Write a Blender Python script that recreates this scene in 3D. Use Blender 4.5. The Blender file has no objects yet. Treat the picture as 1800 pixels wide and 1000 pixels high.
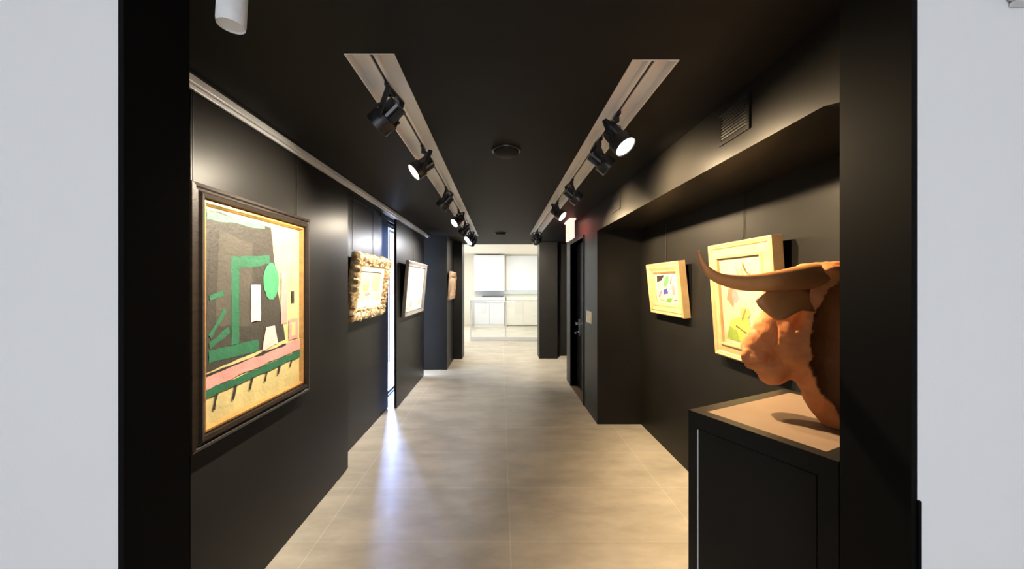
import bpy, bmesh, math, random
from mathutils import Vector, Matrix, Euler, noise

S = bpy.context.scene
COL = S.collection
PI = math.pi
R = math.radians
random.seed(7)

# ------------------------------------------------------------------ camera, world, exposure
CAM_H, FPX, VX, VY = 1.6, 640.0, 880.0, 499.0
cd = bpy.data.cameras.new('camera')
cd.sensor_fit = 'HORIZONTAL'
cd.sensor_width = 36.0
cd.lens = FPX / 1800 * 36.0
cd.shift_x = (900 - VX) / 1800
cd.shift_y = -(500 - VY) / 1800
cd.clip_start = 0.05
cam = bpy.data.objects.new('camera', cd)
COL.objects.link(cam)
cam.location = (0, 0, CAM_H)
cam.rotation_euler = (R(90), 0, 0)
S.camera = cam

S.view_settings.view_transform = 'Standard'
S.view_settings.look = 'None'
S.view_settings.gamma = 1
S.view_settings.use_curve_mapping = False
S.view_settings.exposure = 0.4

W = bpy.data.worlds.new('sky')
S.world = W
W.use_nodes = True
W.node_tree.nodes['Background'].inputs[0].default_value = (0.80, 0.88, 1.0, 1)
W.node_tree.nodes['Background'].inputs[1].default_value = 2.6


def area(name, loc, rot, sx, sy, power, col, spread=180):
    l = bpy.data.lights.new(name, 'AREA')
    l.shape = 'RECTANGLE'
    l.size, l.size_y = sx, sy
    l.energy = power
    l.color = col
    l.spread = R(spread)
    o = bpy.data.objects.new(name, l)
    COL.objects.link(o)
    o.location = loc
    o.rotation_euler = rot
    return o


# added fill at an unseen opening behind the camera, brightens the front room, facing +y
area('fill_front_room', (0.0, -3.9, 1.5), (R(90), 0, 0), 3.2, 2.2, 14, (1.0, 0.985, 0.96))
# daylight through the tall window behind the sliding panels, facing +x
area('daylight_side_window', (-2.05, 5.85, 1.25), (0, R(-90), 0), 2.4, 1.8, 55, (0.60, 0.72, 1.0))
dl = area('slit_fill_beam', (-3.1, 9.6, 3.0), (0, 0, 0), 1.0, 1.6, 1100, (0.32, 0.46, 1.0))  # added blue beam outside, aimed through the slit to brighten the floor
dl.rotation_euler = (Vector((-1.35, 4.3, 0.0)) - Vector((-3.1, 9.6, 3.0))).to_track_quat('-Z', 'Y').to_euler()
# far room
area('fill_far_left', (-2.1, 11.2, 1.5), (0, R(-90), 0), 2.2, 4.6, 50, (0.84, 0.92, 1.0))
area('fill_far_right', (3.9, 11.2, 1.5), (0, R(90), 0), 2.2, 4.6, 56, (1.0, 0.97, 0.9))
area('fill_far_ceiling', (0.0, 11.8, 2.70), (0, 0, 0), 3.0, 2.6, 50, (1.0, 0.95, 0.84))  # added overhead fill, has no fixture


# ------------------------------------------------------------------ materials
def mat(name, col, rough=0.5, metal=0.0, var=0.0, vscale=8.0, bump=0.0, bscale=60.0, spec=0.5, stretch=(1, 1, 1), col2=None):
    m = bpy.data.materials.new(name)
    m.use_nodes = True
    nt = m.node_tree
    p = nt.nodes['Principled BSDF']
    p.inputs['Base Color'].default_value = (*col, 1)
    p.inputs['Roughness'].default_value = rough
    p.inputs['Metallic'].default_value = metal
    p.inputs['Specular IOR Level'].default_value = spec
    tc = nt.nodes.new('ShaderNodeTexCoord')
    mp = nt.nodes.new('ShaderNodeMapping')
    mp.inputs['Scale'].default_value = stretch
    nt.links.new(tc.outputs['Object'], mp.inputs[0])
    if var > 0 or col2:
        n = nt.nodes.new('ShaderNodeTexNoise')
        n.inputs['Scale'].default_value = vscale
        n.inputs['Detail'].default_value = 5
        nt.links.new(mp.outputs[0], n.inputs['Vector'])
        r = nt.nodes.new('ShaderNodeValToRGB')
        r.color_ramp.elements[0].position = 0.3
        r.color_ramp.elements[1].position = 0.7
        a = col2 if col2 else tuple(c * (1 - var) for c in col)
        b = col if col2 else tuple(min(1, c * (1 + var)) for c in col)
        r.color_ramp.elements[0].color = (*a, 1)
        r.color_ramp.elements[1].color = (*b, 1)
        nt.links.new(n.outputs['Fac'], r.inputs[0])
        nt.links.new(r.outputs[0], p.inputs['Base Color'])
    if bump > 0:
        n2 = nt.nodes.new('ShaderNodeTexNoise')
        n2.inputs['Scale'].default_value = bscale
        n2.inputs['Detail'].default_value = 3
        nt.links.new(mp.outputs[0], n2.inputs['Vector'])
        b = nt.nodes.new('ShaderNodeBump')
        b.inputs['Strength'].default_value = bump
        b.inputs['Distance'].default_value = 0.01
        nt.links.new(n2.outputs['Fac'], b.inputs['Height'])
        nt.links.new(b.outputs[0], p.inputs['Normal'])
    return m


def emit(name, col, strength):
    m = bpy.data.materials.new(name)
    m.use_nodes = True
    p = m.node_tree.nodes['Principled BSDF']
    p.inputs['Base Color'].default_value = (*col, 1)
    p.inputs['Emission Color'].default_value = (*col, 1)
    p.inputs['Emission Strength'].default_value = strength
    return m


def glass(name, tint=(0.97, 0.99, 1.0), refl=0.08):
    m = bpy.data.materials.new(name)
    m.use_nodes = True
    nt = m.node_tree
    nt.nodes.clear()
    out = nt.nodes.new('ShaderNodeOutputMaterial')
    mix = nt.nodes.new('ShaderNodeMixShader')
    tr = nt.nodes.new('ShaderNodeBsdfTransparent')
    tr.inputs[0].default_value = (*tint, 1)
    gl = nt.nodes.new('ShaderNodeBsdfGlossy')
    gl.inputs['Roughness'].default_value = 0.02
    mix.inputs[0].default_value = refl
    nt.links.new(tr.outputs[0], mix.inputs[1])
    nt.links.new(gl.outputs[0], mix.inputs[2])
    nt.links.new(mix.outputs[0], out.inputs[0])
    return m


def floor_mat():
    m = bpy.data.materials.new('floor_tiles')
    m.use_nodes = True
    nt = m.node_tree
    L = nt.links
    p = nt.nodes['Principled BSDF']
    tc = nt.nodes.new('ShaderNodeTexCoord')
    mp = nt.nodes.new('ShaderNodeMapping')
    mp.inputs['Location'].default_value = (-0.06 + 12.0, -0.46 + 6.0, 0)
    L.new(tc.outputs['Object'], mp.inputs[0])
    br = nt.nodes.new('ShaderNodeTexBrick')
    br.offset = 0.0
    br.squash = 1.0
    br.inputs['Color1'].default_value = (0.70, 0.635, 0.53, 1)
    br.inputs['Color2'].default_value = (0.65, 0.59, 0.49, 1)
    br.inputs['Mortar'].default_value = (0.82, 0.77, 0.67, 1)
    br.inputs['Scale'].default_value = 1.0
    br.inputs['Mortar Size'].default_value = 0.0032
    br.inputs['Mortar Smooth'].default_value = 0.1
    br.inputs['Brick Width'].default_value = 1.2
    br.inputs['Row Height'].default_value = 0.6
    L.new(mp.outputs[0], br.inputs['Vector'])
    n = nt.nodes.new('ShaderNodeTexNoise')
    n.inputs['Scale'].default_value = 2.6
    n.inputs['Detail'].default_value = 8
    n.inputs['Roughness'].default_value = 0.62
    mp2 = nt.nodes.new('ShaderNodeMapping')
    mp2.inputs['Scale'].default_value = (0.7, 1.6, 1)
    L.new(tc.outputs['Object'], mp2.inputs[0])
    L.new(mp2.outputs[0], n.inputs['Vector'])
    r = nt.nodes.new('ShaderNodeValToRGB')
    r.color_ramp.elements[0].position = 0.34
    r.color_ramp.elements[0].color = (0.66, 0.66, 0.64, 1)
    r.color_ramp.elements[1].position = 0.62
    r.color_ramp.elements[1].color = (1.0, 1.0, 1.0, 1)
    L.new(n.outputs['Fac'], r.inputs[0])
    mx = nt.nodes.new('ShaderNodeMix')
    mx.data_type = 'RGBA'
    mx.blend_type = 'MULTIPLY'
    mx.inputs['Factor'].default_value = 0.8
    L.new(br.outputs['Color'], mx.inputs['A'])
    L.new(r.outputs[0], mx.inputs['B'])
    L.new(mx.outputs['Result'], p.inputs['Base Color'])
    n3 = nt.nodes.new('ShaderNodeTexNoise')
    n3.inputs['Scale'].default_value = 7
    L.new(tc.outputs['Object'], n3.inputs['Vector'])
    mr = nt.nodes.new('ShaderNodeMapRange')
    mr.inputs['To Min'].default_value = 0.32
    mr.inputs['To Max'].default_value = 0.50
    L.new(n3.outputs['Fac'], mr.inputs['Value'])
    L.new(mr.outputs[0], p.inputs['Roughness'])
    return m


M = {}
M['black'] = mat('black_satin_paint', (0.017, 0.0162, 0.015), 0.40, var=0.12, vscale=3, bump=0.05, bscale=220, spec=0.12)
M['panel'] = mat('black_panel_lacquer', (0.017, 0.016, 0.0148), 0.34, var=0.10, vscale=2, bump=0.03, bscale=260, spec=0.12)
M['ceil'] = mat('black_ceiling_paint', (0.015, 0.0145, 0.014), 0.6, var=0.10, vscale=3, bump=0.05, bscale=220, spec=0.12)
M['jamb'] = mat('black_jamb_paint', (0.0045, 0.0045, 0.0048), 0.6, var=0.1, vscale=3, spec=0.05)
M['white'] = mat('white_wall_paint', (0.80, 0.80, 0.81), 0.6, var=0.012, vscale=2, bump=0.04, bscale=160)
M['cream'] = mat('cream_wall_paint', (0.84, 0.80, 0.70), 0.6, var=0.015, vscale=2)
M['coolwhite'] = mat('white_lacquer', (0.80, 0.84, 0.90), 0.25, var=0.01, vscale=2)
M['grayblue'] = mat('pale_grey_backsplash', (0.62, 0.70, 0.74), 0.2, var=0.04, vscale=6)
M['floor'] = floor_mat()
M['alu'] = mat('pale_aluminium', (0.86, 0.88, 0.90), 0.35, 0.25, var=0.05, vscale=40, stretch=(1, 0.05, 1))
M['trough'] = mat('white_channel_enamel', (0.86, 0.86, 0.87), 0.35, var=0.02, vscale=10)
M['metal'] = mat('black_metal', (0.018, 0.018, 0.020), 0.34, 0.0, var=0.1, vscale=30)
M['fin'] = mat('dark_grey_metal', (0.10, 0.10, 0.105), 0.3, 0.6, var=0.1, vscale=30)
M['chrome'] = mat('satin_chrome', (0.75, 0.75, 0.76), 0.2, 1.0, var=0.04, vscale=40)
M['lens'] = emit('lamp_lens_warm', (1.0, 0.90, 0.72), 6)
M['lensc'] = emit('lamp_lens_cool', (0.93, 0.95, 1.0), 6)
M['wood_dark'] = mat('dark_brown_frame_wood', (0.020, 0.013, 0.009), 0.38, var=0.35, vscale=9, stretch=(1, 1, 6), bump=0.08, bscale=50)
M['gold'] = mat('gilded_slip', (0.55, 0.30, 0.10), 0.35, 0.5, var=0.2, vscale=30)
M['gilt'] = mat('old_gilt', (0.80, 0.62, 0.36), 0.42, 0.25, col2=(0.22, 0.12, 0.045), vscale=22, bump=0.5, bscale=45)
M['silver'] = mat('pewter_grey_frame', (0.30, 0.27, 0.23), 0.35, 0.4, var=0.2, vscale=12)
M['pale_wood'] = mat('pale_gold_wood', (0.72, 0.50, 0.26), 0.42, col2=(0.60, 0.39, 0.18), vscale=16, stretch=(1, 1, 1), bump=0.12, bscale=60)
M['tan_wood'] = mat('tan_wood', (0.50, 0.35, 0.22), 0.45, col2=(0.26, 0.16, 0.09), vscale=14, bump=0.1, bscale=60)
M['liner'] = mat('cream_linen_liner', (0.82, 0.76, 0.62), 0.7, var=0.06, vscale=60, bump=0.15, bscale=300)
M['backing'] = mat('black_frame_backing', (0.01, 0.01, 0.01), 0.8, var=0.1)
M['terracotta'] = mat('terracotta_clay', (0.70, 0.26, 0.08), 0.62, col2=(0.46, 0.15, 0.04), vscale=9, bump=0.35, bscale=26)
M['horn'] = mat('pale_terracotta_clay', (0.56, 0.24, 0.08), 0.5, col2=(0.42, 0.165, 0.05), vscale=9, bump=0.2, bscale=30)
M['sand'] = mat('sand_pink_top_board', (0.215, 0.145, 0.096), 0.5, var=0.10, vscale=4, bump=0.04, bscale=90)
M['ivory'] = mat('ivory_plastic', (0.78, 0.74, 0.60), 0.4, var=0.02)
M['frost'] = mat('frosted_white_plastic', (0.70, 0.70, 0.70), 0.4, var=0.08, vscale=30)
M['greyp'] = mat('light_grey_plastic', (0.50, 0.50, 0.51), 0.5, var=0.03)
M['exit_red'] = emit('exit_sign_red', (1.0, 0.16, 0.10), 4.0)
M['exit_face'] = emit('exit_sign_pink_acrylic', (1.0, 0.50, 0.42), 1.3)
M['darkslot'] = mat('charcoal_glass', (0.10, 0.11, 0.15), 0.2, var=0.05)
M['wire'] = mat('steel_wire', (0.035, 0.034, 0.032), 0.4, 0.5, var=0.1)
M['glass'] = glass('window_glass')
M['balglass'] = glass('balustrade_glass', (0.96, 0.985, 1.0), 0.07)
M['salmon'] = mat('salmon_render', (0.75, 0.42, 0.36), 0.8, var=0.08, vscale=3)


# ------------------------------------------------------------------ mesh helpers
def link(name, bm, m, parent=None, smooth=False, bevel=0.0, world=False):
    me = bpy.data.meshes.new(name)
    bmesh.ops.recalc_face_normals(bm, faces=bm.faces[:])
    bm.to_mesh(me)
    bm.free()
    mats = m if isinstance(m, (list, tuple)) else [m]
    for x in mats:
        me.materials.append(x)
    o = bpy.data.objects.new(name, me)
    COL.objects.link(o)
    if parent:
        o.parent = parent
        if world:
            me.transform(wmat(parent).inverted())
    if smooth:
        for p in me.polygons:
            p.use_smooth = True
        try:
            me.set_sharp_from_angle(angle=R(40))
        except Exception:
            pass
    if bevel > 0:
        b = o.modifiers.new('edge', 'BEVEL')
        b.width = bevel
        b.segments = 2
        b.limit_method = 'ANGLE'
    return o


def wmat(o):
    m = Matrix.LocRotScale(o.location, o.rotation_euler, o.scale)
    return (wmat(o.parent) @ m) if o.parent else m


def box(bm, x0, x1, y0, y1, z0, z1, mi=0, mtx=None):
    vs = [Vector((x, y, z)) for x in (x0, x1) for y in (y0, y1) for z in (z0, z1)]
    if mtx:
        vs = [mtx @ v for v in vs]
    v = [bm.verts.new(c) for c in vs]
    for f in ((0, 1, 3, 2), (4, 6, 7, 5), (0, 4, 5, 1), (2, 3, 7, 6), (0, 2, 6, 4), (1, 5, 7, 3)):
        fc = bm.faces.new([v[i] for i in f])
        fc.material_index = mi
    return v


def ring(bm, c, u, w, r, n, r2=None):
    r2 = r if r2 is None else r2
    return [bm.verts.new(c + u * (r * math.cos(2 * PI * i / n)) + w * (r2 * math.sin(2 * PI * i / n))) for i in range(n)]


def skin_rings(bm, rings, cap=True, mi=0):
    for a, b in zip(rings, rings[1:]):
        n = len(a)
        for i in range(n):
            f = bm.faces.new((a[i], a[(i + 1) % n], b[(i + 1) % n], b[i]))
            f.material_index = mi
    if cap:
        bm.faces.new(rings[0][::-1]).material_index = mi
        bm.faces.new(rings[-1]).material_index = mi


def basis(d):
    d = d.normalized()
    a = Vector((0, 0, 1)) if abs(d.z) < 0.9 else Vector((1, 0, 0))
    u = d.cross(a).normalized()
    return u, d.cross(u).normalized()


def tube(bm, pts, rads, n=12, mi=0, flat=1.0):
    pts = [Vector(p) for p in pts]
    rs = []
    u0 = None
    for i, p in enumerate(pts):
        d = (pts[min(i + 1, len(pts) - 1)] - pts[max(i - 1, 0)])
        if u0 is None:
            u, w = basis(d)
        else:
            dn = d.normalized()
            u = (u0 - dn * u0.dot(dn)).normalized()
            w = dn.cross(u).normalized()
        u0 = u
        r = rads[i] if isinstance(rads, (list, tuple)) else rads
        rs.append(ring(bm, p, u, w, r, n, r * flat))
    skin_rings(bm, rs, mi=mi)


def revolve(bm, prof, n=28, mtx=None, mi=0):
    """prof: list of (radius, z) revolved about z"""
    rs = []
    for r, z in prof:
        c = [Vector((max(r, 1e-4) * math.cos(2 * PI * i / n), max(r, 1e-4) * math.sin(2 * PI * i / n), z)) for i in range(n)]
        if mtx:
            c = [mtx @ v for v in c]
        rs.append([bm.verts.new(v) for v in c])
    skin_rings(bm, rs, mi=mi)


def ellipsoid(bm, c, r, mtx=None, seg=20):
    m = Matrix.Translation(c) @ (mtx or Matrix.Identity(4)) @ Matrix.Diagonal((*r, 1))
    bmesh.ops.create_uvsphere(bm, u_segments=seg, v_segments=seg // 2, radius=1, matrix=m)


def PX(px, py, d):
    """the point of the place at depth d along the corridor that the photo shows at px, py"""
    return Vector(((px - VX) * d / FPX, d, CAM_H - (py - VY) * d / FPX))


def struct(name, bm, m, parent=None, **k):
    o = link(name, bm, m, parent, **k)
    if not parent:
        o['kind'] = 'structure'
    return o


def empty(name, loc, rot=(0, 0, 0)):
    o = bpy.data.objects.new(name, None)
    COL.objects.link(o)
    o.location = loc
    o.rotation_euler = rot
    o.empty_display_size = 0.1
    return o


def tag(o, label, cat, group=None):
    o['label'] = label
    o['category'] = cat
    if group:
        o['group'] = group
    return o


def sbox(name, m, *boxes, **k):
    bm = bmesh.new()
    for b in boxes:
        box(bm, *b)
    return struct(name, bm, m, **k)


# ------------------------------------------------------------------ the setting
ZC = 2.49                                      # corridor ceiling
JD0, JD1 = 0.75, 0.907                         # entrance wall thickness
JL, JR = -0.775, 0.845                         # entrance opening
sbox('floor', M['floor'], (-5.5, 5.5, -4.2, 14.6, -0.15, 0.0))

# entrance wall seen from the white front room (white), with black lining
sbox('wall_front', M['white'],
     (-3.2, JL - 0.012, JD0, JD1 - 0.02, 0, 3.0), (JR + 0.012, 3.2, JD0, JD1 - 0.02, 0, 3.0),
     (JL - 0.012, JR + 0.012, JD0, JD1 - 0.02, 2.62, 3.0))
sbox('trim_1', M['jamb'], (JL - 0.012, JL, JD0 - 0.001, JD1, 0, 2.62), (-1.75, JL - 0.012, JD1 - 0.02, JD1, 0, 2.62))
sbox('trim_2', M['jamb'], (JR, JR + 0.012, JD0 - 0.001, JD1, 0, 2.62), (JR + 0.012, 1.75, JD1 - 0.02, JD1, 0, 2.62))
sbox('trim_3', M['jamb'], (JR + 0.010, JR + 0.016, JD0 - 0.006, JD0, 0, 1.155))
sbox('trim_4', M['jamb'], (JL, JR, JD0, JD1, 2.60, 2.62))
# front room behind the photographer, with an opening added to let sky light in
sbox('wall_back', M['white'], (-3.2, -1.7, -4.1, -4.0, 0, 3.0), (1.7, 3.2, -4.1, -4.0, 0, 3.0),
     (-1.7, 1.7, -4.1, -4.0, 0, 0.35), (-1.7, 1.7, -4.1, -4.0, 2.65, 3.0))
sbox('wall_front_left', M['white'], (-3.3, -3.2, -4.1, JD1, 0, 3.0))
sbox('wall_front_right', M['white'], (3.2, 3.3, -4.1, JD1, 0, 3.0))
sbox('ceiling_front', M['white'], (-3.3, 3.3, -4.1, JD1 - 0.02, 2.75, 3.05))

# corridor ceiling with two long cut-outs for the light channels
TL = (-0.606, -0.411, 1.406, 6.75)
TR = (0.523, 0.710, 1.445, 6.55)
bm = bmesh.new()
xs = [-1.9, TL[0], TL[1], TR[0], TR[1], 2.7]
for i in range(5):
    if i == 1:
        box(bm, xs[i], xs[i + 1], JD1 - 0.02, TL[2], ZC, ZC + 0.15)
        box(bm, xs[i], xs[i + 1], TL[3], 8.2, ZC, ZC + 0.15)
    elif i == 3:
        box(bm, xs[i], xs[i + 1], JD1 - 0.02, TR[2], ZC, ZC + 0.15)
        box(bm, xs[i], xs[i + 1], TR[3], 8.2, ZC, ZC + 0.15)
    else:
        box(bm, xs[i], xs[i + 1], JD1 - 0.02, 8.2, ZC, ZC + 0.15)
struct('ceiling', bm, M['ceil'])

# left outer wall with full-height window
WY0, WY1, WZ0, WZ1 = 4.95, 6.74, 0.015, 2.46
sbox('wall_left', M['black'], (-1.72, -1.60, JD1, WY0, 0, ZC), (-1.72, -1.60, WY1, 8.2, 0, ZC),
     (-1.72, -1.60, WY0, WY1, 0, WZ0), (-1.72, -1.60, WY0, WY1, WZ1, ZC))
bm = bmesh.new()
for (y0, y1, z0, z1) in ((WY0, WY0 + 0.05, WZ0, WZ1), (WY1 - 0.05, WY1, WZ0, WZ1), (WY0, WY1, WZ0, WZ0 + 0.025), (WY0, WY1, WZ1 - 0.03, WZ1), (5.36, 5.385, 0.45, WZ1)):
    box(bm, -1.69, -1.64, y0, y1, z0, z1)
w1 = struct('window_1', bm, M['trough'])
bm = bmesh.new()
box(bm, -1.668, -1.662, WY0 + 0.05, WY1 - 0.05, WZ0 + 0.025, WZ1 - 0.03)
link('pane', bm, M['glass'], w1)

# stepped black piers at the far left
sbox('wall_far_left', M['black'], (-1.60, -1.0, 6.78, 7.75, 0, ZC), (-1.60, -0.82, 7.75, 8.2, 0, ZC), (-2.3, -1.60, 8.1, 8.2, 0, 3.0))
# far right pier and the side passage
sbox('wall_far_right', M['black'], (0.83, 1.215, 7.80, 8.2, 0, ZC), (1.215, 5.0, 8.10, 8.2, 0, 3.0))
sbox('wall_passage', M['black'], (2.4, 2.5, 5.9, 8.1, 0, ZC), (1.6, 2.5, 5.96, 6.06, 0, ZC))
sbox('wall_over_opening', M['cream'], (-2.3, 5.0, 8.2, 8.26, ZC + 0.02, 3.0))

# right wall: alcove back, bulkhead, door wall
XW, XA = 1.10, 1.60
DY0, DY1, DZ = 4.83, 5.70, 2.215
sbox('wall_alcove', M['black'], (XA, XA + 0.1, JD1, 4.15, 0, ZC))
sbox('wall_right', M['black'], (XW, XA + 0.1, 4.15, DY0, 0, ZC), (XW, XA + 0.1, DY1, 6.06, 0, ZC),
     (XW, XA + 0.1, DY0, DY1, DZ, ZC), (XW + 0.16, XA + 0.1, DY0, DY1, 0, DZ))
bm = bmesh.new()
zb = 2.205
pl = [(XW, 4.15), (XW, 1.245), (XA, 1.245), (XA, 4.15)]
lo = [bm.verts.new((x, y, zb)) for x, y in pl]
hi = [bm.verts.new((x, y, ZC)) for x, y in pl]
n = len(pl)
bm.faces.new(lo[::-1]); bm.faces.new(hi)
for i in range(n):
    bm.faces.new((lo[i], lo[(i + 1) % n], hi[(i + 1) % n], hi[i]))
ends = [[bm.verts.new((x, y, z)) for y, z in ((JD1, 2.186), (1.165, 2.186), (1.2445, 2.205), (1.2445, ZC), (JD1, ZC))] for x in (XW - 0.0015, XA)]
skin_rings(bm, ends)
struct('wall_bulkhead', bm, M['black'])

# door in the right wall
d1 = empty('door_1', (XW, (DY0 + DY1) / 2, 0))
d1['kind'] = 'structure'
bm = bmesh.new()
for y0, y1, z0, z1 in ((DY0 - 0.035, DY0, 0, DZ + 0.035), (DY1, DY1 + 0.035, 0, DZ + 0.035), (DY0, DY1, DZ, DZ + 0.035)):
    box(bm, XW - 0.012, XW + 0.10, y0, y1, z0, z1)
link('door_frame', bm, M['black'], d1, world=True, bevel=0.002)
bm = bmesh.new()
box(bm, XW + 0.105, XW + 0.15, DY0, DY1, 0.012, DZ)
leaf = link('door_leaf', bm, M['panel'], d1, world=True)
bm = bmesh.new()
box(bm, XW - 0.004, XW + 0.10, DY0, DY1, 0.0, 0.010)
link('threshold', bm, M['sand'], d1, world=True)
bm = bmesh.new()
hy = 5.60
box(bm, XW + 0.092, XW + 0.106, hy - 0.03, hy + 0.03, 0.80, 1.06)
tube(bm, [(XW + 0.10, hy, 0.86), (XW + 0.04, hy, 0.86), (XW + 0.035, hy - 0.03, 0.86), (XW + 0.035, hy - 0.14, 0.86)], 0.011, 10)
tube(bm, [(XW + 0.10, hy, 0.99), (XW + 0.065, hy, 0.99)], 0.024, 14)
box(bm, XW + 0.045, XW + 0.066, hy - 0.012, hy + 0.012, 0.965, 1.015)
h = link('door_handle', bm, M['chrome'], leaf, world=True, smooth=True)
h['label'] = 'satin chrome lever and thumb turn'

# far bright room
sbox('wall_far', M['cream'], (-2.3, 5.0, 14.3, 14.4, 0, 3.0))
sbox('ceiling_far', M['cream'], (-2.3, 5.0, 8.2, 14.4, 2.75, 3.0))
sbox('wall_far_room_left', M['white'], (-2.3, -2.2, 8.2, 14.4, 0, 3.0))
sbox('wall_far_room_right', M['white'], (4.9, 5.0, 8.2, 14.4, 0, 3.0))


# ------------------------------------------------------------------ far room furniture
def thing_mesh(name, m, label, cat, *boxes, group=None, bevel=0.004):
    bm = bmesh.new()
    for b in boxes:
        box(bm, *b)
    return tag(link(name, bm, m, bevel=bevel), label, cat, group)


t = empty('wall_cabinet', (-0.43, 14.1, 1.34))
tag(t, 'wide pale wall cabinet with horizontal joints above the far white counter', 'cabinet')
bm = bmesh.new(); box(bm, -1.02, 0.15, 13.92, 14.3, 1.34, 2.70)
link('body', bm, M['cream'], t, world=True)
for k in range(4):
    bm = bmesh.new(); z = 1.345 + k * 0.34
    box(bm, -1.015, 0.145, 13.90, 13.92, z, z + 0.332)
    link('front_panel', bm, M['coolwhite'], t, world=True, bevel=0.003)
thing_mesh('wall_panel', M['coolwhite'], 'large plain pale blue panel on the far wall, right of the jointed cabinet', 'panel', (0.22, 1.50, 14.22, 14.3, 1.34, 2.70))
thing_mesh('backsplash', M['grayblue'], 'thin grey-blue strip running along the far wall under the cabinets', 'backsplash', (-1.02, 1.50, 14.24, 14.3, 1.20, 1.335))
t = empty('kitchen_counter', (-0.43, 13.9, 0))
tag(t, 'white kitchen counter against the far wall under the jointed cabinet', 'counter')
bm = bmesh.new(); box(bm, -0.98, 0.14, 13.66, 14.24, 0.0, 0.93)
link('body', bm, M['cream'], t, world=True)
for k in range(2):
    bm = bmesh.new(); x = -0.975 + k * 0.56
    box(bm, x, x + 0.552, 13.64, 13.66, 0.08, 0.91)
    link('door', bm, M['white'], t, world=True, bevel=0.003)
bm = bmesh.new(); box(bm, -1.0, 0.16, 13.60, 14.24, 0.93, 1.10)
link('worktop', bm, M['white'], t, world=True, bevel=0.006)
t = empty('cooktop', (-0.3, 13.9, 1.10))
tag(t, 'slim dark bar-like appliance lying on the far white counter', 'appliance')
bm = bmesh.new(); box(bm, -0.70, 0.10, 13.66, 14.1, 1.10, 1.155)
link('body', bm, M['darkslot'], t, world=True, bevel=0.008)
for k in range(4):
    bm = bmesh.new()
    tube(bm, [(-0.6 + k * 0.2, 13.668, 1.13), (-0.6 + k * 0.2, 13.650, 1.13)], 0.014, 12)
    link('knob', bm, M['fin'], t, world=True, smooth=True)
t = empty('sideboard', (0.80, 14.0, 0))
tag(t, 'cream low cabinet along the far wall below the plain pale panel', 'cabinet')
bm = bmesh.new(); box(bm, 0.22, 1.50, 13.80, 14.24, 0.03, 1.12)
link('body', bm, M['cream'], t, world=True, bevel=0.004)
bm = bmesh.new(); box(bm, 0.26, 1.46, 13.84, 14.2, 0.0, 0.03)
link('plinth', bm, M['greyp'], t, world=True)
for k in range(2):
    bm = bmesh.new(); x = 0.225 + k * 0.638
    box(bm, x, x + 0.632, 13.785, 13.80, 0.05, 1.10)
    link('door', bm, M['cream'], t, world=True, bevel=0.003)
for k in range(4):
    x, z = 1.22 + (k % 2) * 0.17, (0.36, 0.60)[k // 2]
    bm = bmesh.new(); box(bm, x, x + 0.10, 13.772, 13.786, z, z + 0.09)
    link('white_square', bm, M['white'], t, world=True, bevel=0.004)  # small white squares on the right-hand door

t = empty('glass_balustrade', (0.0, 10.3, 0))
tag(t, 'glass balustrade with white base rail crossing the bright far room', 'balustrade')
bm = bmesh.new(); box(bm, -0.86, 1.9, 10.25, 10.36, 0, 0.11)
link('base_rail', bm, M['white'], t, world=True, bevel=0.004)
for x in (-0.85, 0.145, 1.15):
    bm = bmesh.new(); box(bm, x - 0.02, x + 0.02, 10.285, 10.325, 0.11, 1.12)
    link('post', bm, M['white'], t, world=True, bevel=0.004)
bm = bmesh.new(); box(bm, -0.88, 1.9, 10.28, 10.33, 1.115, 1.145)
link('handrail', bm, M['coolwhite'], t, world=True, bevel=0.004)
for x0, x1 in ((-0.83, 0.125), (0.165, 1.13), (1.17, 1.9)):
    bm = bmesh.new(); box(bm, x0, x1, 10.30, 10.31, 0.11, 1.115)
    link('glass_pane', bm, M['balglass'], t, world=True)

# outside the slit window
o = thing_mesh('garden_wall_pier', M['salmon'], 'pale red masonry pier outdoors, seen through the narrow slit of window', 'pier', (-4.02, -3.86, 13.2, 13.6, 1.2, 3.4))
o['kind'] = 'structure'
del o['category']; del o['label']
bm = bmesh.new(); box(bm, -4.05, -3.83, 13.15, 13.65, -0.15, 1.2)
link('garden_wall_base', bm, M['white'], o)


# ------------------------------------------------------------------ sliding panels and rail
def panel(label, xf, y0, y1, th=0.044):
    t = empty('sliding_screen', (xf - 0.022, (y0 + y1) / 2, 0.012))
    tag(t, label, 'screen', 'black sliding wall screens')
    bm = bmesh.new(); box(bm, xf - th, xf, y0, y1, 0.012, 2.425)
    link('board', bm, M['panel'], t, world=True, bevel=0.002)
    for y in (y0 + 0.2, y1 - 0.2):
        bm = bmesh.new(); box(bm, xf - 0.03, xf - 0.014, y - 0.03, y + 0.03, 2.425, 2.452)
        link('hanger', bm, M['metal'], t, world=True)
    for y in (y0 + 0.027, y1 - 0.027):
        bm = bmesh.new(); box(bm, xf - 0.03, xf - 0.014, y - 0.024, y + 0.024, 0.0, 0.012)
        link('floor_guide', bm, M['alu'], t, world=True)
    return t


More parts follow.
